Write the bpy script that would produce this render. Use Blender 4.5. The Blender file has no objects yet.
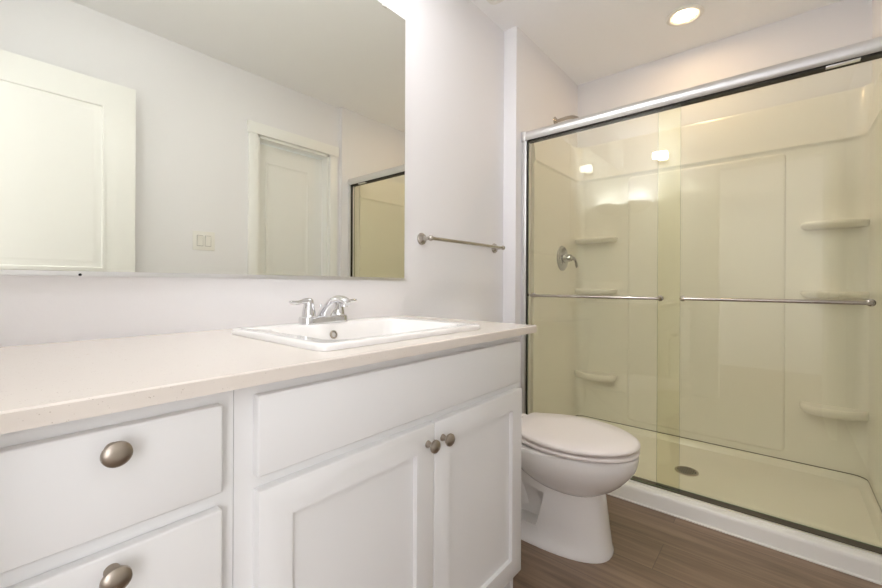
import bpy, bmesh, math
from mathutils import Vector, Matrix

S = bpy.context.scene
COL = S.collection

# ------------------------------------------------------------------ camera, world, lights, exposure
CAMX, CAMY, CAMZ = 0.0, -1.2145, 0.998
F_PX, YAW, HOR, ROLL = 402.243, 0.7033348, 283.918, -0.0046857
cd = bpy.data.cameras.new('camera'); cam = bpy.data.objects.new('camera', cd); COL.objects.link(cam)
cd.sensor_fit = 'HORIZONTAL'; cd.sensor_width = 36.0
cd.lens = F_PX * 36.0 / 882.0
cd.shift_y = -(294.0 - HOR) / 882.0
cd.clip_start = 0.02
fw = Vector((math.cos(YAW), math.sin(YAW), 0)); rt = Vector((math.sin(YAW), -math.cos(YAW), 0)); up = Vector((0, 0, 1))
rr = rt * math.cos(ROLL) - up * math.sin(ROLL)
uu = rr.cross(fw)
m = Matrix((rr, uu, -fw)).transposed().to_4x4()
m.translation = Vector((CAMX, CAMY, CAMZ))
cam.matrix_world = m
S.camera = cam

W = bpy.data.worlds.new('world'); S.world = W; W.use_nodes = True
W.node_tree.nodes['Background'].inputs[0].default_value = (0.9, 0.95, 1.0, 1)
W.node_tree.nodes['Background'].inputs[1].default_value = 1.0

def area(name, loc, size, power, color, target, sy=None, shape=None):
    l = bpy.data.lights.new(name, 'AREA'); l.energy = power; l.color = color; l.size = size
    l.shape = shape or ('RECTANGLE' if sy else 'SQUARE')
    if sy: l.size_y = sy
    o = bpy.data.objects.new(name, l); COL.objects.link(o); o.location = loc
    d = Vector(target) - Vector(loc)
    o.rotation_euler = d.to_track_quat('-Z', 'Y').to_euler()
    return o
HALL_P, FILL_A, FILL_B, SCONCE_P, DOWN_P, SINK_P, UP_P = 5.0, 10.5, 18.0, 30.0, 6.0, 115.0, 3.2  # powers; all but the sconce and shower downlight drive added fill lights
area('hall_ceiling_fill', (-.95, -1.0, 2.38), 1.2, HALL_P, (1.0, 0.985, 0.96), (-.95, -1.0, 0), 1.6)  # added soft fill under the hall ceiling, no fixture there
area('hall_end_fill', (-1.05, .36, 1.25), 1.3, FILL_A, (0.96, 0.98, 1.0), (-.75, -1.0, 1.25), 1.7)  # added fill at the hall end; no window is built here
area('hall_end_fill', (-1.05, -2.36, 1.25), 1.3, FILL_B, (0.96, 0.975, 1.0), (-.75, -1.0, 1.25), 1.7)  # second added fill, facing in from the opposite hall end

S.view_settings.view_transform = 'Standard'; S.view_settings.look = 'None'
S.view_settings.exposure = 0.80; S.view_settings.gamma = 1.0; S.view_settings.use_curve_mapping = False
try:
    S.cycles.max_bounces = 16; S.cycles.diffuse_bounces = 8; S.cycles.glossy_bounces = 8
    S.cycles.transparent_max_bounces = 24; S.cycles.sample_clamp_indirect = 6.0
except Exception: pass

# ------------------------------------------------------------------ materials
def srgb(r, g, b):
    f = lambda v: (v / 255 / 12.92) if v / 255 <= .04045 else ((v / 255 + .055) / 1.055) ** 2.4
    return (f(r), f(g), f(b), 1)
def mat(name, col, rough=.5, metal=0.0, spec=.5, coat=0.0, bump=None, coatr=.05):
    m = bpy.data.materials.new(name); m.use_nodes = True
    nt = m.node_tree; b = nt.nodes['Principled BSDF']
    b.inputs['Base Color'].default_value = col; b.inputs['Roughness'].default_value = rough
    b.inputs['Metallic'].default_value = metal; b.inputs['Specular IOR Level'].default_value = spec
    b.inputs['Coat Weight'].default_value = coat; b.inputs['Coat Roughness'].default_value = coatr
    if bump:
        sc, st = bump
        tc = nt.nodes.new('ShaderNodeTexCoord'); n = nt.nodes.new('ShaderNodeTexNoise')
        n.inputs['Scale'].default_value = sc; n.inputs['Detail'].default_value = 3
        bp = nt.nodes.new('ShaderNodeBump'); bp.inputs['Strength'].default_value = st; bp.inputs['Distance'].default_value = .002
        nt.links.new(tc.outputs['Object'], n.inputs['Vector']); nt.links.new(n.outputs['Fac'], bp.inputs['Height'])
        nt.links.new(bp.outputs['Normal'], b.inputs['Normal'])
    return m
M = {}
M['paint'] = mat('wall_paint', srgb(239, 238, 240), .65, bump=(180, .08))
M['ceil'] = mat('ceiling_paint', srgb(250, 250, 251), .8, bump=(140, .12))
M['trim'] = mat('trim_paint', srgb(244, 244, 241), .32)
M['doorp'] = mat('door_paint', srgb(240, 240, 236), .38)
M['cab'] = mat('cabinet_paint', srgb(238, 238, 238), .38)
M['china'] = mat('vitreous_china', srgb(244, 242, 240), .12, coat=.6)
M['seatp'] = mat('seat_plastic', srgb(240, 233, 229), .28)
M['fiber'] = mat('fibreglass', srgb(240, 238, 232), .28, coat=.3, coatr=.1)
M['chrome'] = mat('chrome', (.74, .74, .75, 1), .06, 1.0)
M['alu'] = mat('bright_aluminium', (.80, .80, .80, 1), .36, 1.0)
M['nickel'] = mat('satin_nickel', srgb(186, 180, 172), .2, 1.0)
M['knobm'] = mat('brushed_nickel_knob', srgb(168, 158, 146), .33, 1.0)
M['dark'] = mat('rubber_and_track_shade', srgb(45, 43, 38), .6)  # rubber parts, and the painted shade strip in the header
M['plastic'] = mat('white_plastic', srgb(238, 236, 230), .35)
M['clear'] = mat('clear_plastic', srgb(215, 213, 208), .15)
M['grey'] = mat('joint_sealant', srgb(120, 116, 104), .5)
M['seal'] = mat('track_seal', srgb(86, 78, 66), .6)
M['greyp'] = mat('grey_plastic', srgb(176, 172, 164), .4)
M['black'] = mat('black_gap', srgb(20, 20, 20), .8)
M['mirror'] = mat('mirror_silver', (.87, .875, .80, 1), .0, 1.0)
M['mirror_edge'] = mat('mirror_edge', srgb(150, 150, 138), .3, .6)

def quartz():
    m = mat('quartz', srgb(238, 232, 224), .22, coat=.3); nt = m.node_tree; b = nt.nodes['Principled BSDF']
    tc = nt.nodes.new('ShaderNodeTexCoord')
    v = nt.nodes.new('ShaderNodeTexVoronoi'); v.inputs['Scale'].default_value = 260
    r = nt.nodes.new('ShaderNodeValToRGB'); e = r.color_ramp.elements
    e[0].position = .10; e[0].color = (1, 1, 1, 1); e[1].position = .22; e[1].color = (0, 0, 0, 1)
    n = nt.nodes.new('ShaderNodeTexNoise'); n.inputs['Scale'].default_value = 60; n.inputs['Detail'].default_value = 4
    r2 = nt.nodes.new('ShaderNodeValToRGB'); e = r2.color_ramp.elements
    e[0].position = .5; e[0].color = (0, 0, 0, 1); e[1].position = .66; e[1].color = (1, 1, 1, 1)
    mu = nt.nodes.new('ShaderNodeMath'); mu.operation = 'MULTIPLY'
    mx = nt.nodes.new('ShaderNodeMixRGB'); mx.inputs[1].default_value = srgb(228, 220, 211); mx.inputs[2].default_value = srgb(168, 154, 138)
    nt.links.new(tc.outputs['Object'], v.inputs['Vector']); nt.links.new(tc.outputs['Object'], n.inputs['Vector'])
    nt.links.new(v.outputs['Distance'], r.inputs[0]); nt.links.new(n.outputs['Fac'], r2.inputs[0])
    nt.links.new(r.outputs[0], mu.inputs[0]); nt.links.new(r2.outputs[0], mu.inputs[1])
    nt.links.new(mu.outputs[0], mx.inputs[0]); nt.links.new(mx.outputs[0], b.inputs['Base Color'])
    return m
M['quartz'] = quartz()

def planks():
    m = mat('vinyl_plank', srgb(120, 106, 94), .42); nt = m.node_tree; b = nt.nodes['Principled BSDF']; L = nt.links.new
    tc = nt.nodes.new('ShaderNodeTexCoord')
    mp = nt.nodes.new('ShaderNodeMapping'); mp.inputs['Rotation'].default_value = (0, 0, math.radians(90)); mp.inputs['Location'].default_value = (.35, .06, 0)
    L(tc.outputs['Object'], mp.inputs[0])
    br = nt.nodes.new('ShaderNodeTexBrick'); br.inputs['Scale'].default_value = 1.0
    br.inputs['Brick Width'].default_value = 1.22; br.inputs['Row Height'].default_value = .18
    br.inputs['Mortar Size'].default_value = .0012; br.inputs['Mortar Smooth'].default_value = .3
    br.inputs['Color1'].default_value = (0, 0, 0, 1); br.inputs['Color2'].default_value = (1, 1, 1, 1); br.inputs['Mortar'].default_value = (.5, .5, .5, 1)
    br.offset = .37
    L(mp.outputs[0], br.inputs['Vector'])
    # grain stretched along the plank
    mp2 = nt.nodes.new('ShaderNodeMapping'); mp2.inputs['Scale'].default_value = (28, 1.6, 1); L(tc.outputs['Object'], mp2.inputs[0])
    ad = nt.nodes.new('ShaderNodeVectorMath'); ad.operation = 'MULTIPLY_ADD'
    ad.inputs[1].default_value = (7.3, 3.1, 0); L(br.outputs['Color'], ad.inputs[0]); L(mp2.outputs[0], ad.inputs[2])
    n = nt.nodes.new('ShaderNodeTexNoise'); n.inputs['Scale'].default_value = 1.0; n.inputs['Detail'].default_value = 7; n.inputs['Roughness'].default_value = .62; n.inputs['Distortion'].default_value = .6
    L(ad.outputs[0], n.inputs['Vector'])
    cr = nt.nodes.new('ShaderNodeValToRGB'); e = cr.color_ramp.elements
    e[0].position = .3; e[0].color = srgb(110, 91, 74); e[1].position = .72; e[1].color = srgb(158, 135, 113)
    k = cr.color_ramp.elements.new(.5); k.color = srgb(134, 112, 93)
    L(n.outputs['Fac'], cr.inputs[0])
    hs = nt.nodes.new('ShaderNodeHueSaturation'); L(cr.outputs[0], hs.inputs['Color'])
    mr = nt.nodes.new('ShaderNodeMapRange'); mr.inputs[3].default_value = .9; mr.inputs[4].default_value = 1.08
    L(br.outputs['Color'], mr.inputs[0]); L(mr.outputs[0], hs.inputs['Value'])
    mx = nt.nodes.new('ShaderNodeMixRGB'); mx.inputs[2].default_value = srgb(84, 73, 64)
    ml = nt.nodes.new('ShaderNodeMath'); ml.operation = 'MULTIPLY'; ml.inputs[1].default_value = .7
    L(br.outputs['Fac'], ml.inputs[0]); L(ml.outputs[0], mx.inputs[0]); L(hs.outputs[0], mx.inputs[1]); L(mx.outputs[0], b.inputs['Base Color'])
    bp = nt.nodes.new('ShaderNodeBump'); bp.inputs['Strength'].default_value = .12; bp.inputs['Distance'].default_value = .002
    L(n.outputs['Fac'], bp.inputs['Height']); L(bp.outputs[0], b.inputs['Normal'])
    return m
M['plank'] = planks()

def glass(name, tint, edge=False):
    m = bpy.data.materials.new(name); m.use_nodes = True; nt = m.node_tree; nt.nodes.clear(); L = nt.links.new
    out = nt.nodes.new('ShaderNodeOutputMaterial'); mx = nt.nodes.new('ShaderNodeMixShader')
    t = nt.nodes.new('ShaderNodeBsdfTransparent'); t.inputs[0].default_value = tint
    g = nt.nodes.new('ShaderNodeBsdfGlossy'); g.inputs['Roughness'].default_value = .0; g.inputs['Color'].default_value = (1, 1, 1, 1)
    ge = nt.nodes.new('ShaderNodeNewGeometry'); dp = nt.nodes.new('ShaderNodeVectorMath'); dp.operation = 'DOT_PRODUCT'
    L(ge.outputs['Normal'], dp.inputs[0]); L(ge.outputs['Incoming'], dp.inputs[1])
    ab = nt.nodes.new('ShaderNodeMath'); ab.operation = 'ABSOLUTE'; L(dp.outputs['Value'], ab.inputs[0])
    su = nt.nodes.new('ShaderNodeMath'); su.operation = 'SUBTRACT'; su.use_clamp = True; su.inputs[0].default_value = 1; L(ab.outputs[0], su.inputs[1])
    pw = nt.nodes.new('ShaderNodeMath'); pw.operation = 'POWER'; pw.inputs[1].default_value = 5; L(su.outputs[0], pw.inputs[0])
    f = nt.nodes.new('ShaderNodeMath'); f.operation = 'MULTIPLY_ADD'; f.inputs[1].default_value = .96; f.inputs[2].default_value = .04; L(pw.outputs[0], f.inputs[0])
    L(f.outputs[0], mx.inputs[0]); L(t.outputs[0], mx.inputs[1]); L(g.outputs[0], mx.inputs[2]); L(mx.outputs[0], out.inputs[0])
    return m
M['glass'] = glass('shower_glass', (.963, .960, .890, 1))
M['glass_edge'] = mat('glass_edge', srgb(120, 140, 118), .1)
def emit(name, col, st):
    m = bpy.data.materials.new(name); m.use_nodes = True; nt = m.node_tree; nt.nodes.clear()
    out = nt.nodes.new('ShaderNodeOutputMaterial'); e = nt.nodes.new('ShaderNodeEmission'); e.inputs[0].default_value = col; e.inputs[1].default_value = st
    nt.links.new(e.outputs[0], out.inputs[0]); return m

# ------------------------------------------------------------------ mesh helpers (all coordinates are world metres)
def box(bm, x0, x1, y0, y1, z0, z1, bev=0.0, seg=2):
    t = bmesh.new()
    bmesh.ops.create_cube(t, size=1)
    for v in t.verts:
        v.co = Vector(((x0 + x1) / 2 + v.co.x * (x1 - x0), (y0 + y1) / 2 + v.co.y * (y1 - y0), (z0 + z1) / 2 + v.co.z * (z1 - z0)))
    if bev: bmesh.ops.bevel(t, geom=t.edges[:], offset=bev, segments=seg, profile=.5, affect='EDGES')
    merge(bm, t); return bm
def merge(bm, t):
    me = bpy.data.meshes.new('tmp'); t.to_mesh(me); t.free(); bm.from_mesh(me); bpy.data.meshes.remove(me)
def B(*a, **k): return box(bmesh.new(), *a, **k)
def loft(bm, rings, cap0=True, cap1=True, closed=True):
    vs = [[bm.verts.new(p) for p in r] for r in rings]
    n = len(rings[0])
    for a, b in zip(vs, vs[1:]):
        for i in range(n if closed else n - 1):
            j = (i + 1) % n
            bm.faces.new((a[i], a[j], b[j], b[i]))
    if cap0: bm.faces.new(list(reversed(vs[0])))
    if cap1: bm.faces.new(vs[-1])
    bmesh.ops.recalc_face_normals(bm, faces=bm.faces)
    return bm
def basis(d):
    d = Vector(d).normalized(); a = Vector((0, 0, 1)) if abs(d.z) < .9 else Vector((1, 0, 0))
    u = d.cross(a).normalized(); return d, u, d.cross(u)
def lathe(bm, org, axis, prof, n=32):
    """prof: (distance along the axis, radius)"""
    d, u, w = basis(axis); o = Vector(org); rings = []
    for h, r in prof:
        r = max(r, 1e-5)
        rings.append([o + d * h + (u * math.cos(2 * math.pi * i / n) + w * math.sin(2 * math.pi * i / n)) * r for i in range(n)])
    return loft(bm, rings)
def tube(bm, pts, rad, n=16):
    """rad: number, list, or list of (ru, rw)"""
    pts = [Vector(p) for p in pts]; rings = []; pu = None
    for i, p in enumerate(pts):
        d = (pts[min(i + 1, len(pts) - 1)] - pts[max(i - 1, 0)]).normalized()
        if pu is None: _, u, w = basis(d)
        else:
            u = (pu - d * pu.dot(d)).normalized(); w = d.cross(u)
        pu = u
        r = rad[i] if isinstance(rad, (list, tuple)) else rad
        ru, rw = r if isinstance(r, (list, tuple)) else (r, r)
        rings.append([p + u * math.cos(2 * math.pi * k / n) * ru + w * math.sin(2 * math.pi * k / n) * rw for k in range(n)])
    return loft(bm, rings)
def bez(p0, p1, p2, p3, n=12):
    p0, p1, p2, p3 = map(Vector, (p0, p1, p2, p3)); o = []
    for i in range(n + 1):
        t = i / n; o.append(p0 * (1 - t) ** 3 + p1 * 3 * t * (1 - t) ** 2 + p2 * 3 * t * t * (1 - t) + p3 * t ** 3)
    return o
def rrect(x0, x1, y0, y1, r, n=6):
    o = []
    for cx, cy, a0 in ((x1 - r, y1 - r, 0), (x0 + r, y1 - r, 90), (x0 + r, y0 + r, 180), (x1 - r, y0 + r, 270)):
        for i in range(n + 1):
            a = math.radians(a0 + 90 * i / n); o.append((cx + r * math.cos(a), cy + r * math.sin(a)))
    return o
ROOT = {}
def woff(p):
    while p is not None and p.parent is not None: p = p.parent
    return Vector(p.location) if p is not None else Vector((0, 0, 0))
def obj(name, bm, material, parent=None, smooth=35, origin=None):
    off = woff(parent) if parent else Vector(origin) if origin else Vector((0, 0, 0))
    for v in bm.verts: v.co -= off
    me = bpy.data.meshes.new(name); bm.to_mesh(me); bm.free()
    for p in me.polygons: p.use_smooth = True
    me.set_sharp_from_angle(angle=math.radians(smooth))
    for mm in (material if isinstance(material, (list, tuple)) else [material]): me.materials.append(mm)
    o = bpy.data.objects.new(name, me); COL.objects.link(o)
    if parent: o.parent = parent
    else: o.location = off
    return o
def thing(name, label, cat, loc, group=None):
    o = bpy.data.objects.new(name, None); COL.objects.link(o); o.empty_display_size = .05; o.location = loc
    o['label'] = label; o['category'] = cat
    if group: o['group'] = group
    return o
def tag(o, label, cat, group=None):
    o['label'] = label; o['category'] = cat
    if group: o['group'] = group
    return o
def struct(name, bm, material, label, cat, parent=None, smooth=35):
    o = obj(name, bm, material, parent, smooth)
    if not parent: o['kind'] = 'structure'; o['label'] = label; o['category'] = cat
    return o
def structroot(name, label, cat, loc):
    o = thing(name, label, cat, loc); o['kind'] = 'structure'; return o

# ------------------------------------------------------------------ room shell
XL, XS, XB = -0.12, 1.98, 2.857        # left wall, shower return, back of the shower alcove
YO, YW, YR = -1.582, -0.08, -1.545      # wall opposite the mirror, wet wall, far shower wall
ZC = 2.44
HX, HY0, HY1 = -2.0, -2.4, .4            # the hall beyond the open door
struct('floor', B(HX - .1, XB + .1, HY0 - .1, .5, -.1, 0), M['plank'], 'grey brown wood plank floor of the bathroom', 'floor')
struct('ceiling', B(HX - .1, XB + .1, HY0 - .1, .5, ZC, ZC + .1), M['ceil'], 'smooth white ceiling above the bathroom', 'ceiling')
struct('wall_back', B(XL - .1, XS, 0, .1, 0, ZC), M['paint'], 'white wall behind the mirror, vanity and towel bar', 'wall')
struct('wall_plumbing', B(XS, XB + .1, YW, .1, 0, ZC), M['paint'], 'short white wall carrying the shower valve, standing slightly proud', 'wall')
struct('wall_right', B(XB, XB + .1, HY0 - .1, YW, 0, ZC), M['paint'], 'white wall above the back of the shower', 'wall')
bm = bmesh.new()
DX0, DX1, DZ = 1.304, 1.887, 2.029        # closet door opening
box(bm, XL - .1, DX0, YO - .12, YO, 0, ZC); box(bm, DX1, XS, YO - .12, YO, 0, ZC); box(bm, DX0, DX1, YO - .12, YO, DZ, ZC)
struct('wall_front', bm, M['paint'], 'white wall opposite the mirror holding the light switch and closed door', 'wall')
struct('wall_shower_end', B(XS, XB, YO - .12, YR, 0, ZC), M['paint'], 'white wall at the far right end of the shower', 'wall')
LY0, LY1, LZ = -1.49, -.77, 2.045       # entry doorway in the left wall
bm = bmesh.new()
box(bm, XL - .11, XL, YO, LY0, 0, ZC); box(bm, XL - .11, XL, LY1, 0, 0, ZC); box(bm, XL - .11, XL, LY0, LY1, LZ, ZC)
struct('wall_left', bm, M['paint'], 'white wall with the entry doorway left of the vanity', 'wall')
struct('wall_hall', B(HX - .1, HX, HY0, HY1, 0, ZC), M['paint'], 'white hall wall seen through the entry doorway', 'wall')
bm = bmesh.new(); box(bm, HX, XL - .11, HY1, HY1 + .1, 0, ZC); box(bm, HX, XL - .1, HY0 - .1, HY0, 0, ZC); box(bm, XL - .11, XL - .1, HY0, YO - .12, 0, ZC); box(bm, XL - .11, XL - .1, .1, HY1, 0, ZC)
struct('wall_hall_side', bm, M['paint'], 'white hall side walls beyond the entry doorway', 'wall')
# closet door behind the opening
d2 = structroot('door_2', 'closed white panelled door set in the wall opposite the mirror', 'door', (DX0 + .29, YO - .07, 0))
bm = B(DX0 + .002, DX1 - .002, YO - .115, YO - .08, .012, DZ - .028)
obj('door_leaf', bm, M['doorp'], d2)
def panel_frame(x0, x1, z0, z1, y, dy):
    """sticking moulding with a recessed bevel and a raised field, facing dy"""
    bm = bmesh.new()
    def ring(e, d): return [(x0 + e, y + dy * d, z0 + e), (x1 - e, y + dy * d, z0 + e), (x1 - e, y + dy * d, z1 - e), (x0 + e, y + dy * d, z1 - e)]
    return loft(bm, [ring(0, -.001), ring(0, .006), ring(.008, .0075), ring(.018, .002), ring(.026, .0012), ring(.05, .006), ring(.06, .006)], cap0=False)
obj('door_panel', panel_frame(1.402, 1.748, 1.06, 1.878, YO - .08, 1), M['doorp'], d2)
obj('door_panel', panel_frame(1.402, 1.748, .22, .94, YO - .08, 1), M['doorp'], d2)
bm = bmesh.new(); lathe(bm, (1.355, YO - .08, .93), (0, 1, 0), [(0, .03), (.006, .03), (.008, .012), (.04, .012), (.045, .026), (.06, .027), (.068, .018), (.07, 0)])
obj('door_knob', bm, M['nickel'], d2)
# casings
def casing_y(name, x0, x1, zt, y, lab):
    r = structroot(name, lab, 'trim', ((x0 + x1) / 2, y, 0))
    w = .066
    for a, b in ((x0 - w, x0), (x1, x1 + w)): obj('side_casing', B(a, b, y, y + .017, 0, zt, bev=.002), M['trim'], r)
    obj('head_casing', B(x0 - w - .009, x1 + w + .009, y, y + .022, zt, zt + .078, bev=.002), M['trim'], r)
    bm = bmesh.new()
    box(bm, x0 - .001, x0 + .0185, y - .115, y, 0, zt); box(bm, x1 - .0185, x1 + .001, y - .115, y, 0, zt); box(bm, x0, x1, y - .115, y, zt - .0185, zt + .001)
    obj('jamb', bm, M['trim'], r)
    return r
casing_y('trim_1', DX0, DX1, DZ, YO, 'white casing around the closed door opposite the mirror')
d2.children  # the leaf sits between these jambs
r = structroot('trim_2', 'white casing around the open entry doorway in the left wall', 'trim', (XL, (LY0 + LY1) / 2, 0))
for a, b in ((LY0 - .066, LY0), (LY1, LY1 + .066)): obj('side_casing', B(XL, XL + .017, a, b, 0, LZ, bev=.002), M['trim'], r)
obj('head_casing', B(XL, XL + .022, LY0 - .07, LY1 + .075, LZ, LZ + .078, bev=.002), M['trim'], r)
bm = bmesh.new(); box(bm, XL - .11, XL, LY0 - .001, LY0 + .018, 0, LZ); box(bm, XL - .11, XL, LY1 - .018, LY1 + .001, 0, LZ); box(bm, XL - .11, XL, LY0, LY1, LZ - .018, LZ + .001)
obj('jamb', bm, M['trim'], r)
# open entry door leaf, swung back in front of the opposite wall
d1 = structroot('door_1', 'open white entry door swung back beside the wall opposite the mirror', 'door', (.2, -1.465, 0))
LX0, LX1 = -.095, .585
LF = -1.45
obj('door_leaf', B(LX0, LX1, LF - .035, LF, .012, 2.032, bev=.001), M['doorp'], d1)
def shaker_recess(x0, x1, z0, z1, y):
    bm = bmesh.new()
    def ring(e, d): return [(x0 + e, y + d, z0 + e), (x1 - e, y + d, z0 + e), (x1 - e, y + d, z1 - e), (x0 + e, y + d, z1 - e)]
    return loft(bm, [ring(-.004, -.002), ring(-.004, .004), ring(.004, .007), ring(.012, .0068), ring(.016, .001), ring(.03, .001), ring(.046, .0055), ring(.05, .0055)], cap0=False)
obj('door_panel', shaker_recess(LX0 + .115, LX1 - .125, 1.06, 1.910, LF), M['doorp'], d1)
obj('door_panel', shaker_recess(LX0 + .115, LX1 - .125, .22, .93, LF), M['doorp'], d1)
for sy, y in ((1, LF), (-1, LF - .035)):
    bm = bmesh.new(); lathe(bm, (LX1 - .06, y, .94), (0, sy, 0), [(0, .03), (.006, .03), (.008, .012), (.035, .012), (.04, .025), (.052, .026), (.06, .018), (.062, 0)])
    obj('door_knob', bm, M['nickel'], d1)
# baseboards
struct('baseboard_back', B(1.19, XS, -.013, 0, 0, .11, bev=.002), M['trim'], 'white baseboard on the wall behind the toilet', 'baseboard')
bm = bmesh.new(); box(bm, XL + .02, DX0 - .07, YO, YO + .013, 0, .11, bev=.002); box(bm, DX1 + .07, XS - .02, YO, YO + .013, 0, .11)
struct('baseboard_front', bm, M['trim'], 'white baseboard along the wall opposite the vanity', 'baseboard')

# ------------------------------------------------------------------ vanity
CT0, CT1, CF = .843, .866, -.61           # counter underside, top, front edge
CXR = 1.192                               # counter right end
CX0 = XL + .002
DF, FF = -.59, -.571                       # door face, frame face
SEAM, CABR = .266, 1.150
def slab(x0, x1, z0, z1): return B(x0, x1, DF, FF, z0, z1, bev=.003, seg=3)
def shaker(x0, x1, z0, z1, w=.058):
    bm = bmesh.new()
    def ring(e, y): return [(x0 + e, y, z0 + e), (x1 - e, y, z0 + e), (x1 - e, y, z1 - e), (x0 + e, y, z1 - e)]
    loft(bm, [ring(0, FF), ring(0, DF + .003), ring(.001, DF + .001), ring(.003, DF), ring(w, DF), ring(w + .0015, DF + .0105), ring(w + .01, DF + .0105)], cap0=True, cap1=True)
    return bm
def carcass(x0, x1, zt=CT0):
    bm = bmesh.new()
    box(bm, x0, x0 + .018, FF + .019, -.004, .0, zt); box(bm, x1 - .018, x1, FF + .019, -.004, .0, zt)
    box(bm, x0, x1, FF + .075, FF + .09, 0, .1); box(bm, x0, x1, FF + .019, -.004, .1, .118); box(bm, x0, x1, -.012, -.004, .1, zt)
    return bm
def face_frame(x0, x1, rails, z0=.098):
    bm = bmesh.new()
    box(bm, x0, x0 + .045, FF, FF + .019, z0, CT0); box(bm, x1 - .045, x1, FF, FF + .019, z0, CT0)
    for a, b in rails: box(bm, x0 + .045, x1 - .045, FF, FF + .019, a, b)
    return bm
def knob(parent, x, z, oval=True):
    bm = bmesh.new()
    lathe(bm, (x, DF, z), (0, -1, 0), [(0, .0085), (.003, .008), (.006, .006), (.014, .0058), (.017, .008), (.019, .0145), (.022, .0168), (.026, .0162), (.029, .0125), (.0305, .006), (.031, 0)], 40)
    for v in bm.verts:
        if v.co.y < DF - .0175:
            v.co.x = x + (v.co.x - x) * .93; v.co.z = z + (v.co.z - z) * .90
    return obj('knob', bm, M['knobm'], parent)
sb = thing('sink_cabinet', 'white sink base cabinet with false front and two shaker doors, under the sink', 'cabinet', ((SEAM + CABR) / 2, -.3, 0))
obj('carcass', carcass(SEAM + .001, CABR), M['cab'], sb)
obj('face_frame', face_frame(SEAM + .001, CABR, ((.098, .125), (.655, .71), (.80, CT0))), M['cab'], sb)
obj('false_front', slab(.296, 1.125, .692, .821), M['cab'], sb)
da = obj('door', shaker(.297, .7145, .097, .670), M['cab'], sb)
knob(da, .692, .627)
db = obj('door', shaker(.7175, 1.135, .097, .670), M['cab'], sb)
knob(db, .745, .627)
dbs = thing('drawer_cabinet', 'white drawer base cabinet left of the sink doors', 'cabinet', ((CX0 + SEAM) / 2, -.3, 0))
obj('carcass', carcass(CX0 + .002, SEAM), M['cab'], dbs)
obj('face_frame', face_frame(CX0 + .002, SEAM, ((.098, .125), (.66, .71), (.385, .43), (.80, CT0))), M['cab'], dbs)
for z0, z1, kz in ((.690, .819, .794), (.40, .666, .645), (.10, .377, .34)):
    dd = obj('drawer', slab(-.022, .244, z0, z1), M['cab'], dbs)
    knob(dd, .116, kz)

# countertop with the sink cut-out
SX0, SX1, SY0, SY1 = .440, .985, -.545, -.115
ct = bmesh.new()
cx0, cx1, cy0, cy1 = SX0 + .02, SX1 - .02, SY0 + .02, SY1 - .02
for z in (CT0, CT1): pass
def frame_ring(bm, xo0, xo1, yo0, yo1, xi0, xi1, yi0, yi1, z0, z1, bev=.0025):
    def r(x0, x1, y0, y1, z): return [(x0, y0, z), (x1, y0, z), (x1, y1, z), (x0, y1, z)]
    return loft(bm, [r(xi0, xi1, yi0, yi1, z0), r(xo0, xo1, yo0, yo1, z0), r(xo0, xo1, yo0, yo1, z1 - bev), r(xo0 + bev, xo1 - bev, yo0 + bev, yo1 - bev, z1), r(xi0, xi1, yi0, yi1, z1), r(xi0, xi1, yi0, yi1, z0)], cap0=False, cap1=False)
frame_ring(ct, CX0, CXR, CF, -.001, cx0, cx1, cy0, cy1, CT0, CT1)
tag(obj('countertop', ct, M['quartz']), 'cream speckled quartz countertop on the white vanity cabinets', 'countertop')

# drop-in sink
sk = thing('sink', 'white rectangular drop-in sink set in the quartz countertop', 'sink', ((SX0 + SX1) / 2, (SY0 + SY1) / 2, CT1))
ZR = CT1 + .0145
bx0, bx1, by0, by1 = SX0 + .055, SX1 - .05, SY0 + .042, SY1 - .095
def rz(x0, x1, y0, y1, r, z): return [(p[0], p[1], z) for p in rrect(x0, x1, y0, y1, r, 8)]
rings = [rz(bx0 - .012, bx1 + .012, by0 - .012, by1 + .012, .05, CT1 - .14), rz(bx0 - .012, bx1 + .012, by0 - .012, by1 + .012, .05, CT1 + .0005), rz(SX0, SX1, SY0, SY1, .026, CT1 + .0005), rz(SX0, SX1, SY0, SY1, .026, ZR - .006), rz(SX0 + .002, SX1 - .002, SY0 + .002, SY1 - .002, .025, ZR - .002),
         rz(SX0 + .006, SX1 - .006, SY0 + .006, SY1 - .006, .022, ZR), rz(SX0 + .02, SX1 - .02, SY0 + .02, SY1 - .02, .02, ZR - .001), rz(bx0 - .004, bx1 + .004, by0 - .004, by1 + .004, .045, ZR - .0015), rz(bx0, bx1, by0, by1, .042, ZR - .006),
         rz(bx0 + .02, bx1 - .02, by0 + .012, by1 - .012, .045, ZR - .05), rz(bx0 + .045, bx1 - .045, by0 + .03, by1 - .03, .06, ZR - .11), rz(bx0 + .075, bx1 - .075, by0 + .06, by1 - .06, .06, ZR - .128), rz(bx0 + .17, bx1 - .17, by0 + .11, by1 - .11, .02, ZR - .132)]
bm = bmesh.new(); loft(bm, rings, cap0=True, cap1=True)
obj('basin', bm, M['china'], sk, 50)
bm = bmesh.new(); yb = by1 - .0085; lathe(bm, (.692, yb + .003, ZR - .032), (0, -1, .18), [(0, .0125), (.004, .0125), (.006, .011), (.006, .008), (.001, .0078), (.0005, 0)], 28)
obj('overflow_ring', bm, M['knobm'], sk)
bm = bmesh.new(); lathe(bm, ((bx0 + bx1) / 2, (by0 + by1) / 2, ZR - .133), (0, 0, 1), [(0, .024), (.003, .024), (.004, .02), (.009, .018), (.012, 0)])
obj('pop_up_stopper', bm, M['chrome'], sk)

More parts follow.
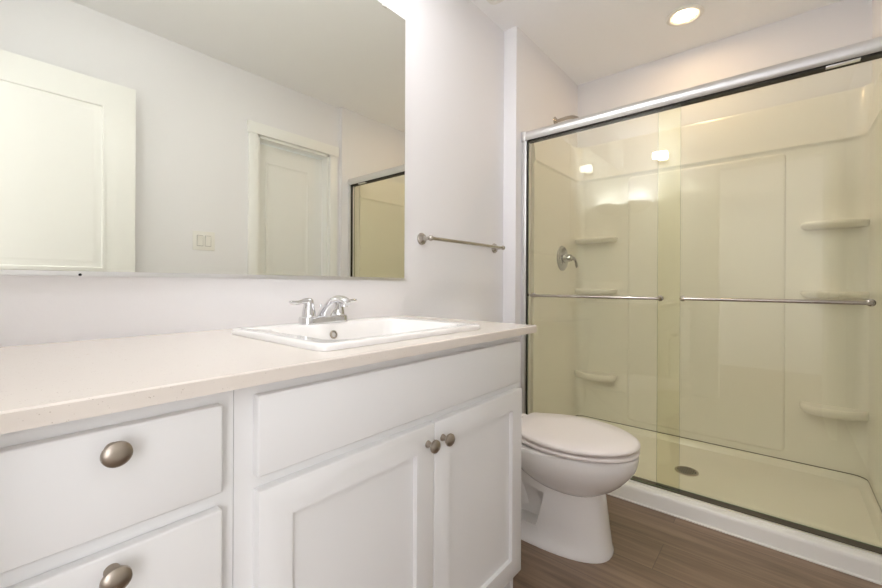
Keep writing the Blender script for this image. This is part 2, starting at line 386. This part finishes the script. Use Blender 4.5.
# faucet (4 inch centreset)
FX, FY, FZ = .700, -.157, ZR - .0012
fc = thing('faucet', 'chrome two-handle faucet on the back rim of the sink', 'faucet', (FX, FY, FZ))
bm = bmesh.new()
def frr(hx, hy, r, z): return [(p[0], p[1], z) for p in rrect(FX - hx, FX + hx, FY - hy, FY + hy, r, 8)]
loft(bm, [frr(.08, .027, .026, FZ), frr(.08, .027, .026, FZ + .015), frr(.078, .025, .0245, FZ + .021), frr(.07, .02, .0195, FZ + .023)])
obj('base_plate', bm, M['chrome'], fc, 50)
bm = bmesh.new()
pts = [(FX, FY + .004, FZ + .012), (FX, FY - .004, FZ + .026), (FX, FY - .020, FZ + .042), (FX, FY - .040, FZ + .0575)] + bez((FX, FY - .050, FZ + .064), (FX, FY - .070, FZ + .074), (FX, FY - .090, FZ + .075), (FX, FY - .112, FZ + .066), 8) + [(FX, FY - .119, FZ + .060)]
rad = [(.021, .023), (.020, .021), (.0185, .0175), (.0175, .0155), (.017, .0145)] + [(.017 - .0004 * i, .014 - .0006 * i) for i in range(8)] + [(.010, .006)]
tube(bm, pts, rad, 24)
obj('spout', bm, M['chrome'], fc, 60)
bm = bmesh.new(); lathe(bm, (FX, FY - .100, FZ + .064), (0, -.1, -1), [(0, .0105), (.012, .0105), (.012, .0085), (.006, .008), (.006, 0)], 24)
obj('aerator', bm, M['chrome'], fc)
bm = bmesh.new(); lathe(bm, (FX + .002, FY + .02, FZ + .013), (0, 0, 1), [(0, .0022), (.034, .0022), (.034, .0045), (.038, .005), (.043, .0035), (.044, 0)], 16)
obj('pop_up_rod', bm, M['chrome'], fc)
for sgn, hx in ((-1, FX - .051), (1, FX + .051)):
    bm = bmesh.new()
    lathe(bm, (hx, FY, FZ + .018), (0, 0, 1), [(0, .0215), (.004, .0215), (.006, .0195), (.016, .019), (.028, .017), (.037, .015), (.044, .0145), (.051, .0125), (.056, .008), (.058, 0)], 32)
    h = obj('handle', bm, M['chrome'], fc)
    bm = bmesh.new()
    p = bez((hx - sgn * .004, FY, FZ + .064), (hx + sgn * .02, FY - .002, FZ + .073), (hx + sgn * .032, FY - .004, FZ + .056), (hx + sgn * .064, FY - .006, FZ + .066), 10)
    tube(bm, p, [(.008, .007), (.011, .0095), (.0105, .009), (.0095, .008), (.009, .007), (.009, .0062), (.0095, .006), (.0105, .0062), (.0115, .0065), (.0105, .006), (.005, .003)], 16)
    obj('lever', bm, M['chrome'], h, 60)

# ------------------------------------------------------------------ mirror
MX0, MX1, MZ0, MZ1 = XL + .02, 1.187, 1.017, 2.104
mi = thing('mirror', 'large frameless wall mirror above the vanity countertop', 'mirror', ((MX0 + MX1) / 2, 0, MZ0))
bm = B(MX0, MX1, -.006, -.0005, MZ0, MZ1)
o = obj('mirror_glass', bm, [M['mirror_edge'], M['mirror']], mi, 20)
for p in o.data.polygons:
    if p.normal.y < -.9: p.material_index = 1
bm = bmesh.new(); box(bm, MX0, MX1, -.0095, -.0062, MZ0 - .004, MZ0 + .006); box(bm, MX0, MX1, -.0095, 0, MZ0 - .0055, MZ0 - .0035)
obj('channel_strip', bm, M['alu'], mi)
for x in (1.071, .25): 
    bm = B(x - .011, x + .011, -.0105, 0, MZ1 - .006, MZ1 + .013, bev=.002)
    obj('clip', bm, M['clear'], mi)
bm = bmesh.new(); lathe(bm, (.165, -.0095, MZ0 - .002), (0, -1, 0), [(0, .003), (.002, .003), (.003, 0)], 12)
obj('screw', bm, M['black'], mi)

# wall light placed from its reflection in the shower glass (out of frame, lights the room)
vl = thing('wall_sconce', 'opal wall light on the wall left of the mirror', 'wall light', (XL, -.35, 2.20))
obj('back_plate', B(XL, XL + .02, -.40, -.30, 2.14, 2.26, bev=.004), M['nickel'], vl)
bm = bmesh.new(); tube(bm, [(XL + .018, -.35, 2.20), (XL + .05, -.35, 2.20)], .01, 12); obj('arm', bm, M['nickel'], vl)
bm = bmesh.new(); lathe(bm, (XL + .09, -.41, 2.20), (0, 1, 0), [(0, .02), (.006, .03), (.02, .034), (.10, .034), (.114, .03), (.12, .02)])
obj('shade', bm, emit('lamp_glow', (.93, .97, 1.0, 1), SCONCE_P), vl)

up = thing('fill_uplight', 'added bowl shaped wall lamp left of the mirror, unseen, brightening the ceiling', 'wall light', (XL, -.14, 1.78))  # unseen bowl fixture added to lift the ceiling brightness
bm = bmesh.new(); loft(bm, [[(XL + .004 + 1.55 * r * math.sin(math.pi * i / 20), -.14 - r * math.cos(math.pi * i / 20), z) for i in range(21)] for z, r in ((1.70, .02), (1.715, .06), (1.75, .105), (1.79, .125), (1.79, .118), (1.752, .098), (1.72, .055))], closed=True)
obj('bowl', bm, M['plastic'], up, 40)
area('ceiling_bounce_fill', (XL + .12, -.14, 1.772), .09, UP_P, (.93, .97, 1.0), (XL + .12, -.135, 2.44), .14)  # added fill aimed straight up, bounces off the ceiling

# ------------------------------------------------------------------ towel bar
TZ = 1.196
tb = thing('towel_bar', 'satin nickel towel bar on the wall right of the mirror', 'towel bar', (1.59, 0, TZ))
for x in (1.297, 1.885):
    bm = bmesh.new(); lathe(bm, (x, 0, TZ), (0, -1, 0), [(0, .027), (.004, .027), (.007, .024), (.010, .0235), (.013, .018), (.018, .0105), (.03, .008), (.046, .0075)])
    obj('post', bm, M['nickel'], tb)
    bm = bmesh.new(); bmesh.ops.create_uvsphere(bm, u_segments=20, v_segments=12, radius=.0125); bmesh.ops.translate(bm, verts=bm.verts, vec=(x, -.056, TZ))
    obj('socket', bm, M['nickel'], tb)
bm = bmesh.new(); tube(bm, [(1.297, -.056, TZ), (1.885, -.056, TZ)], .008, 20)
obj('bar', bm, M['nickel'], tb)

# ------------------------------------------------------------------ light switch on the opposite wall
lx0, lx1, lz0, lz1 = .903, 1.030, 1.203, 1.321
ls = thing('light_switch', 'white two-gang rocker light switch plate beside the closed door', 'light switch', ((lx0 + lx1) / 2, YO, 1.262))
obj('plate', B(lx0, lx1, YO, YO + .006, lz0, lz1, bev=.0025), M['plastic'], ls)
for cx in (.9435, .9895):
    obj('bezel', B(cx - .018, cx + .018, YO + .006, YO + .0068, 1.228, 1.296), M['greyp'], ls)
    bm = bmesh.new()
    def q(z, y): return [(cx - .0155, YO + y, z), (cx + .0155, YO + y, z)]
    vs = [bm.verts.new(p) for p in ((cx - .0155, YO + .0065, 1.231), (cx + .0155, YO + .0065, 1.231), (cx + .0155, YO + .0065, 1.293), (cx - .0155, YO + .0065, 1.293), (cx - .0155, YO + .0085, 1.231), (cx + .0155, YO + .0085, 1.231), (cx + .0155, YO + .0125, 1.293), (cx - .0155, YO + .0125, 1.293), (cx - .0155, YO + .0085, 1.262), (cx + .0155, YO + .0085, 1.262))]
    for f in ((0, 3, 2, 1), (0, 1, 5, 4), (3, 7, 6, 2), (4, 5, 9, 8), (8, 9, 6, 7), (0, 4, 8, 7, 3), (1, 2, 6, 9, 5)): bm.faces.new([vs[i] for i in f])
    bmesh.ops.recalc_face_normals(bm, faces=bm.faces)
    obj('rocker', bm, M['plastic'], ls, 5)

# ------------------------------------------------------------------ toilet
TX = 1.535
to = thing('toilet', 'white elongated toilet with closed lid between the vanity and the shower', 'toilet', (TX, -.4, 0))
def egg(w, yb, yf, z, n=48, sq=2.0, frac=.42, cx=TX):
    yc = yb + (yf - yb) * frac; o = []
    for i in range(n):
        t = 2 * math.pi * i / n; sx, sy = math.sin(t), math.cos(t)
        e = 2 / (sq if sy <= 0 else max(sq, 3.2))
        X = math.copysign(abs(sx) ** e, sx); Y = math.copysign(abs(sy) ** e, sy)
        o.append((cx + w * X, yc + ((yb - yc) if sy > 0 else (yc - yf)) * Y, z))
    return o
# pedestal
bm = bmesh.new()
loft(bm, [egg(.130, -.19, -.742, 0, sq=2.5, frac=.5), egg(.130, -.19, -.742, .012, sq=2.5, frac=.5), egg(.124, -.19, -.738, .02, sq=2.5, frac=.5), egg(.119, -.19, -.728, .10, sq=2.5, frac=.5), egg(.113, -.19, -.716, .20, sq=2.4, frac=.5), egg(.112, -.19, -.705, .26, sq=2.4, frac=.5), egg(.118, -.19, -.69, .31, sq=2.4, frac=.5), egg(.13, -.19, -.67, .372, sq=2.4, frac=.5)])
ped = obj('pedestal', bm, M['china'], to, 50)
# recess in both sides showing the trapway
cut = bmesh.new()
for sgn in (-1, 1):
    xs = sorted((TX + sgn * .055, TX + sgn * .2))
    r0 = [(xs[0], -.20, .075), (xs[0], -.498, .075), (xs[0], -.526, .205), (xs[0], -.20, .27)]
    r1 = [(xs[1],) + p[1:] for p in r0]
    loft(cut, [r0, r1])
cutter = obj('cutter', cut, M['china'])
mod = ped.modifiers.new('recess', 'BOOLEAN'); mod.object = cutter; mod.operation = 'DIFFERENCE'; mod.solver = 'EXACT'
cutter.location -= Vector((0, 0, 0)); 
bpy.context.view_layer.update()
dg = bpy.context.evaluated_depsgraph_get(); nm = bpy.data.meshes.new_from_object(ped.evaluated_get(dg))
ped.modifiers.clear(); ped.data = nm; bpy.data.objects.remove(cutter)
nm.name = 'pedestal'
for p in nm.polygons: p.use_smooth = True
nm.set_sharp_from_angle(angle=math.radians(40))
bm = bmesh.new()
tube(bm, bez((TX, -.40, .10), (TX, -.36, .24), (TX, -.29, .24), (TX, -.25, .04), 14), .066, 20)
obj('trapway', bm, M['china'], to, 60)
# bowl
bm = bmesh.new()
loft(bm, [egg(.09, -.50, -.70, .215), egg(.113, -.475, -.722, .23), egg(.136, -.44, -.752, .25), egg(.155, -.405, -.779, .275), egg(.171, -.37, -.803, .305), egg(.18, -.34, -.819, .33), egg(.1845, -.32, -.826, .35), egg(.186, -.28, -.829, .372), egg(.186, -.255, -.829, .38), egg(.184, -.255, -.826, .3835), egg(.158, -.30, -.79, .383), egg(.14, -.34, -.765, .377), egg(.125, -.37, -.735, .33), egg(.07, -.45, -.65, .27)])
obj('bowl', bm, M['china'], to, 60)
bm = B(TX - .17, TX + .17, -.30, -.03, .30, .385, bev=.02, seg=4); obj('tank_shelf', bm, M['china'], to, 60)
# seat, lid
def oval(w, wb, yb, yf, z, cx=TX, n=20):
    """elongated outline: elliptical nose, sides tapering to a narrower squared back"""
    ym = yf + w * 1.32; o = []
    for i in range(2 * n + 1):
        t = math.pi * (i / (2 * n)) - math.pi / 2
        o.append((cx + w * math.sin(t), ym - (ym - yf) * math.cos(t), z))
    r_ = .03
    for k in range(1, 7):
        u_ = k / 7; o.append((cx + w + (wb - w) * u_ * u_, ym + (yb - r_ - ym) * u_, z))
    for k in range(5):
        q_ = math.radians(90 * k / 4); o.append((cx + wb - r_ + r_ * math.cos(q_), yb - r_ + r_ * math.sin(q_), z))
    for k in range(5):
        q_ = math.radians(90 + 90 * k / 4); o.append((cx - wb + r_ + r_ * math.cos(q_), yb - r_ + r_ * math.sin(q_), z))
    for k in range(6, 0, -1):
        u_ = k / 7; o.append((cx - w + (w - wb) * u_ * u_, ym + (yb - r_ - ym) * u_, z))
    return o
bm = bmesh.new(); loft(bm, [oval(.115, .07, -.44, -.75, .387), oval(.165, .098, -.385, -.80, .387), oval(.183, .116, -.366, -.826, .3905), oval(.187, .12, -.362, -.831, .393), oval(.187, .12, -.362, -.831, .4005), oval(.185, .118, -.364, -.828, .4035), oval(.16, .095, -.39, -.795, .4040), oval(.115, .07, -.44, -.75, .404), oval(.115, .07, -.44, -.75, .387)], cap0=False, cap1=False)
obj('seat', bm, M['seatp'], to, 60)
bm = bmesh.new(); loft(bm, [oval(.150, .085, -.40, -.785, .4112), oval(.1855, .118, -.364, -.8295, .4114), oval(.1875, .12, -.362, -.8325, .416), oval(.187, .12, -.362, -.832, .422), oval(.181, .114, -.368, -.823, .4275), oval(.12, .07, -.43, -.74, .4315), oval(.05, .04, -.50, -.62, .433)])
obj('lid', bm, M['seatp'], to, 60)
for sx in (-.075, .075):
    obj('hinge', B(TX + sx - .02, TX + sx + .02, -.362, -.32, .3855, .415, bev=.005), M['seatp'], to)
# tank
bm = bmesh.new()
def trr(hx, y0, y1, r, z): return [(p[0], p[1], z) for p in rrect(TX - hx, TX + hx, y0, y1, r, 8)]
loft(bm, [trr(.17, -.195, -.02, .03, .385), trr(.185, -.205, -.02, .035, .40), trr(.205, -.215, -.018, .035, .55), trr(.213, -.222, -.018, .035, .735)])
obj('tank', bm, M['china'], to, 50)
bm = bmesh.new(); loft(bm, [trr(.214, -.224, -.015, .036, .735), trr(.222, -.232, -.012, .038, .739), trr(.223, -.233, -.012, .038, .757), trr(.217, -.227, -.016, .036, .766), trr(.19, -.2, -.04, .03, .768)])
obj('tank_lid', bm, M['china'], to, 50)
bm = bmesh.new(); tube(bm, [(TX - .15, -.218, .69), (TX - .15, -.235, .69)], .012, 16); tube(bm, bez((TX - .15, -.236, .69), (TX - .13, -.24, .69), (TX - .10, -.24, .688), (TX - .07, -.238, .684), 6), .006, 12)
obj('flush_lever', bm, M['chrome'], to)
for sx in (-.118, .118):
    bm = bmesh.new(); lathe(bm, (TX + sx, -.31, .012), (0, 0, 1), [(0, .014), (.008, .013), (.014, .009), (.017, 0)], 16)
    obj('bolt_cap', bm, M['china'], to)

# ------------------------------------------------------------------ shower pan, surround
PX0, SXB = 1.976, 2.83                    # curb front, face of the surround's back wall
SYL, SYR = -.10, -1.532                    # faces of the surround's side walls
GX = 2.07
pan = thing('shower_pan', 'white low-threshold shower pan along the shower floor', 'shower pan', (2.4, -.81, 0))
def prr(x0, x1, y0, y1, r, z): return [(p[0], p[1], z) for p in rrect(x0, x1, y0, y1, r, 8)]
y0, y1 = YR + .002, YW - .002
x1 = XB - .002
rings = [prr(PX0, x1, y0, y1, .003, 0.0), prr(PX0, x1, y0, y1, .003, .004), prr(PX0 + .006, x1, y0, y1, .003, .007), prr(PX0 + .016, x1, y0, y1, .003, .050), prr(PX0 + .0175, x1, y0, y1, .004, .060), prr(PX0 + .022, x1, y0, y1, .005, .064), prr(PX0 + .03, x1 - .01, y0 + .005, y1 - .005, .01, .0655),
         prr(2.105, SXB - .012, SYR + .012, SYL - .012, .07, .0655), prr(2.115, SXB - .02, SYR + .02, SYL - .02, .07, .060), prr(2.125, SXB - .035, SYR + .035, SYL - .035, .07, .036), prr(2.145, SXB - .06, SYR + .06, SYL - .06, .07, .030), prr(2.33, 2.56, -1.0, -.64, .04, .022), prr(2.39, 2.50, -.891, -.781, .05, .0215)]
bm = bmesh.new(); loft(bm, rings)
obj('basin', bm, M['fiber'], pan, 40)
dn = tag(thing('shower_drain', '', '', (2.445, -.836, .0215)), 'round perforated metal drain grate in the shower pan floor', 'drain')
bm = bmesh.new(); lathe(bm, (2.445, -.836, .0216), (0, 0, 1), [(0, .055), (.003, .055), (.0042, .053), (.0042, .046), (.003, .045), (.003, 0)], 40)
obj('rim', bm, M['nickel'], dn)
bm = bmesh.new()
for i in range(-4, 5):
    for j in range(-4, 5):
        a, b2 = i * .0098, j * .0098
        if a * a + b2 * b2 < .043 ** 2: lathe(bm, (2.445 + a, -.836 + b2, .0247), (0, 0, 1), [(0, .0034), (.0006, .0034)], 10)
obj('drain_holes', bm, M['black'], dn)

ss = thing('shower_surround', 'glossy off-white shower wall surround with moulded corner shelves', 'shower surround', (2.5, -.81, .066))
def plan(off, n=7, r=.055, xs=2.16):
    xb, yl, yr = SXB + off, SYL + off, SYR - off; rr_ = max(r + off, .02); o = [(xs, yl), (2.38, yl)]
    for i in range(n + 1):
        a = math.radians(90 - 90 * i / n); o.append((xb - rr_ + rr_ * math.cos(a), yl - rr_ + rr_ * math.sin(a)))
    for i in range(n + 1):
        a = math.radians(-90 * i / n); o.append((xb - rr_ + rr_ * math.cos(a), yr + rr_ + rr_ * math.sin(a)))
    return [(xs, YW - .0005)] + o + [(2.38, yr), (xs, yr), (xs, YR + .0005)]
prof = [(.0665, .012), (.0665, 0), (.09, 0), (1.2, 0), (1.712, .0), (1.722, -.002), (1.7275, -.007), (1.732, -.009), (1.738, -.008), (1.744, -.006), (1.80, -.001), (1.955, .014), (1.968, .0165), (1.976, .019), (1.976, .0195)]
bm = bmesh.new(); loft(bm, [[(p[0], p[1], min(z, 1.868 + (p[0] - 2.16) * .5 if p[0] < 2.37 else z)) for p in plan(of)] for z, of in prof], cap0=False, cap1=False, closed=False)
# keep normals facing the shower
ob = obj('wall_panels', bm, M['fiber'], ss, 40)
bm = bmesh.new(); loft(bm, [[(p[0], p[1], z) for p in plan(-.0008, n=9)] for z in (.0655, .0705)], cap0=False, cap1=False, closed=False)
obj('bottom_joint', bm, M['grey'], ss)
# moulded raised centre field on the back wall
def cf(e, x): 
    return [(x, p[0], p[1]) for p in rrect(-1.227 + e, -.438 - e, .108 + e, 1.706 - e, .022, 6)]
bm = bmesh.new(); loft(bm, [cf(0, SXB + .002), cf(0, SXB - .002), cf(.003, SXB - .006), cf(.008, SXB - .0075), cf(.02, SXB - .0075)])
obj('centre_field', bm, M['fiber'], ss, 40)
def shelf(side, z, w=.272, d=.115, h=1.0):
    """side +1: corner by the valve, -1: far corner"""
    yk = SYL if side > 0 else SYR; sgn = -1 if side > 0 else 1
    def out(e, zz):
        pts = []; x0 = SXB + .004; ye = yk - sgn * .004; xf = SXB - d + e; yw = yk + sgn * (w - e)
        pts.append((x0, ye, zz)); pts.append((SXB - .052 + e, ye, zz))
        r_ = .06
        pts.append((SXB - .078 + e, yk + sgn * .03, zz)); pts.append((xf, yk + sgn * .085, zz))
        for i in range(9):
            a = math.radians(90 * i / 8); pts.append((xf + r_ - r_ * math.cos(a), yw - sgn * r_ + sgn * r_ * math.sin(a), zz))
        pts.append((x0, yw, zz)); return pts
    bm = bmesh.new()
    loft(bm, [out(.03, z - .042 * h), out(.012, z - .036 * h), out(.002, z - .022 * h), out(0, z - .012 * h), out(.003, z - .003), out(.008, z), out(.02, z - .001), out(.03, z - .003)])
    return obj('corner_shelf', bm, M['fiber'], ss, 55)
for z in (1.318, .970, .395): shelf(1, z, h=1.15 if z < .5 else .8); shelf(-1, z, .245, h=1.15 if z < .5 else .8)

# ------------------------------------------------------------------ shower door
sd = thing('shower_door', 'chrome framed sliding glass shower door with two panels', 'shower door', (GX, -.81, .066))
HZ0, HZ1 = 1.811, 1.862
yl, yr = YW - .001, YR + .001
def prism_y(prof, ya, yb):
    bm = bmesh.new(); return loft(bm, [[(x, ya, z) for x, z in prof], [(x, yb, z) for x, z in prof]])
hp = [(GX - .026, HZ0), (GX - .030, HZ0 + .004)]
for i in range(9):
    a = math.radians(-40 + 80 * i / 8); hp.append((GX - .003 - .033 * math.cos(a) , (HZ0 + HZ1) / 2 + .033 * math.sin(a)))
hp += [(GX - .026, HZ1), (GX + .028, HZ1), (GX + .031, HZ1 - .004), (GX + .031, HZ0), (GX + .026, HZ0), (GX + .024, HZ0 + .012), (GX - .02, HZ0 + .012)]
obj('header_rail', prism_y(hp, yl - .024, yr + .002), M['alu'], sd, 30)
obj('header_bracket', B(GX - .034, GX + .033, yl - .026, yl, HZ0 - .003, HZ1 + .002, bev=.002), M['alu'], sd)
obj('track_shade_strip', prism_y([(GX - .019, HZ0 - .006), (GX - .019, HZ0 + .0125), (GX + .022, HZ0 + .0125), (GX + .022, HZ0 - .006)], yl - .03, yr + .03), M['dark'], sd)  # dark strip painted in for the shade inside the header channel
def jamb(ya, yb):
    s = 1 if yb > ya else -1
    j = obj('side_jamb', B(GX - .028, GX + .03, min(ya, yb), max(ya, yb), .075, HZ0 - .001, bev=.002), M['alu'], sd)
    g = obj('gasket', B(GX - .020, GX - .006, min(ya, ya - s * .0075), max(ya, ya - s * .0075), .078, HZ0 - .004), M['dark'], j)
    return j
jamb(yl - .028, yl); jamb(yr + .028, yr)
bm = bmesh.new(); lathe(bm, (GX - .016, yl - .034, .938), (0, -1, 0), [(0, .008), (.006, .008), (.009, .005), (.009, 0)], 16)
obj('bumper', bm, M['dark'], sd)
bm = prism_y([(GX - .036, .0655), (GX - .036, .068), (GX - .033, .070), (GX - .022, .070), (GX - .022, .067), (GX + .022, .067), (GX + .022, .074), (GX + .030, .074), (GX + .032, .0655)], yl - .002, yr + .002)
obj('bottom_track', bm, M['alu'], sd)
obj('track_seal', B(GX - .0215, GX + .0215, yr + .004, yl - .004, .0671, .0728), M['seal'], sd)
def pane(x, ya, yb, zb):
    o = obj('glass_panel', B(x - .003, x + .003, ya, yb, zb, HZ0 - .001), [M['glass'], M['glass_edge']], sd, 10)
    for p in o.data.polygons:
        if abs(p.normal.x) < .5: p.material_index = 1
    return o
PO, PI_ = GX - .013, GX + .011
pl = pane(PO, -.868, YW - .0375, .0731)       # outer panel by the valve wall
pr = pane(PI_, YR + .0375, -.772, .077)      # inner panel at the far end
def grip(p, x, ya, yb, z):
    xo = x - .045
    bm = bmesh.new()
    pts = [(x - .003, yb, z)] + [(xo + .012 - .012 * math.sin(math.radians(a)), yb - .012 + .012 * math.cos(math.radians(a)), z) for a in range(0, 91, 18)]
    pts += [(xo + .012 - .012 * math.cos(math.radians(a)), ya + .012 - .012 * math.sin(math.radians(a)), z) for a in range(0, 91, 18)] + [(x - .003, ya, z)]
    tube(bm, pts, .0072, 16)
    h = obj('towel_rail', bm, M['nickel'], p)
    for yy in (ya, yb):
        bm = bmesh.new(); lathe(bm, (x - .0031, yy, z), (-1, 0, 0), [(0, .013), (.005, .013), (.008, .009), (.009, .007)], 20)
        obj('rail_mount', bm, M['nickel'], h)
    return h
grip(pl, PO, -.79, -.155, .937)
grip(pr, PI_, -1.455, -.875, .938)
obj('panel_guide', B(GX - .004, GX + .016, -.868, -.772, .0729, .0769), M['dark'], sd)
for yy in (-1.38,):
    bm = bmesh.new(); box(bm, GX - .021, GX + .0, yy - .045, yy + .045, HZ0 - .0075, HZ0 - .002, bev=.001)
    obj('roller_bracket', bm, M['alu'], sd)

# ------------------------------------------------------------------ shower fittings
VX, VZ = 2.555, 1.172
M['valve'] = mat('valve_chrome', (.50, .50, .51, 1), .12, 1.0)
sv = thing('shower_valve', 'chrome round shower valve with lever on the plumbing wall', 'shower valve', (VX, SYL, VZ))
bm = bmesh.new(); lathe(bm, (VX, SYL, VZ), (0, -1, 0), [(0, .083), (.004, .083), (.009, .078), (.012, .066), (.013, .055), (.016, .05), (.016, .03), (.018, .028)], 48)
obj('escutcheon', bm, M['valve'], sv)
bm = bmesh.new(); lathe(bm, (VX, SYL - .014, VZ), (0, -1, 0), [(0, .03), (.02, .027), (.036, .025), (.05, .021), (.056, .012), (.057, 0)], 32)
hb = obj('handle_hub', bm, M['valve'], sv)
bm = bmesh.new(); tube(bm, bez((VX, SYL - .052, VZ + .003), (VX + .03, SYL - .075, VZ + .005), (VX + .045, SYL - .08, VZ - .02), (VX + .052, SYL - .078, VZ - .062), 10), [.014, .013, .012, .011, .010, .009, .0085, .008, .008, .0085, .005], 16)
obj('lever', bm, M['valve'], hb, 60)
AX, AZ = 2.485, 2.062
sh = thing('wall_shower', 'nickel shower arm and head above the glass door header', 'shower', (AX, YW, AZ))
bm = bmesh.new(); lathe(bm, (AX, YW, AZ), (0, -1, 0), [(0, .03), (.003, .03), (.006, .026), (.009, .014), (.012, .011)], 32)
obj('flange', bm, M['nickel'], sh)
bm = bmesh.new(); tube(bm, [(AX, YW - .003, AZ)] + bez((AX, YW - .07, AZ + .004), (AX, YW - .12, AZ + .006), (AX, YW - .145, AZ - .01), (AX, YW - .165, AZ - .035), 8), .0105, 16)
obj('arm', bm, M['nickel'], sh, 60)
bm = bmesh.new(); lathe(bm, (AX, YW - .163, AZ - .032), (0, -.55, -1), [(0, .013), (.012, .014), (.02, .012), (.028, .018), (.045, .028), (.05, .029), (.052, .025), (.052, 0)], 28)
obj('spray_head', bm, M['nickel'], sh)

# ------------------------------------------------------------------ ceiling fittings
DLX, DLY = 2.476, -.812
dl = thing('downlight', 'round recessed ceiling downlight glowing over the shower', 'ceiling light', (DLX, DLY, ZC))
bm = bmesh.new(); lathe(bm, (DLX, DLY, ZC - .0005), (0, 0, -1), [(0, .088), (.004, .088), (.008, .083), (.009, .074), (.006, .06), (.003, .056), (.0025, .0)], 48)
obj('trim_ring', bm, M['plastic'], dl)
bm = bmesh.new(); lathe(bm, (DLX, DLY, ZC - .004), (0, 0, -1), [(0, .050), (.001, .050), (.002, .042), (.0025, 0)], 40)
obj('lens', bm, emit('downlight_glow', (1, .70, .40, 1), 50.0 * DOWN_P / 5), dl)
VDX, VDY = .90, -.35
d2l = thing('downlight', 'added round ceiling downlight above the sink, unseen fill for the room', 'ceiling light', (VDX, VDY, ZC))  # unseen fixture added to brighten the wall and ceiling on the right
bm = bmesh.new(); lathe(bm, (VDX, VDY, ZC - .0005), (0, 0, -1), [(0, .088), (.004, .088), (.008, .083), (.009, .074), (.006, .06), (.003, .056), (.0025, .0)], 48)
obj('trim_ring', bm, M['plastic'], d2l)
bm = bmesh.new(); lathe(bm, (VDX, VDY, ZC - .004), (0, 0, -1), [(0, .055), (.002, .055), (.004, .045), (.005, 0)], 40)
obj('lens', bm, emit('sink_fill_glow', (1, .98, .99, 1), SINK_P), d2l)  # glow of the added light over the sink
fx0, fx1, fy0, fy1 = 1.50, 1.755, -.325, -.068
ef = thing('exhaust_fan', 'square white ceiling fan grille above the towel bar', 'vent', ((fx0 + fx1) / 2, (fy0 + fy1) / 2, ZC))
bm = bmesh.new(); loft(bm, [prr(fx0, fx1, fy0, fy1, .03, ZC), prr(fx0, fx1, fy0, fy1, .03, ZC - .006), prr(fx0 + .006, fx1 - .006, fy0 + .006, fy1 - .006, .028, ZC - .010), prr(fx0 + .022, fx1 - .022, fy0 + .022, fy1 - .022, .02, ZC - .011), prr(fx0 + .025, fx1 - .025, fy0 + .025, fy1 - .025, .018, ZC - .003)])
obj('grille_frame', bm, M['plastic'], ef)
bm = bmesh.new()
for i in range(9):
    xx = fx0 + .034 + i * .0215; box(bm, xx, xx + .014, fy0 + .026, fy1 - .026, ZC - .010, ZC - .003)
obj('louvre', bm, M['plastic'], ef)
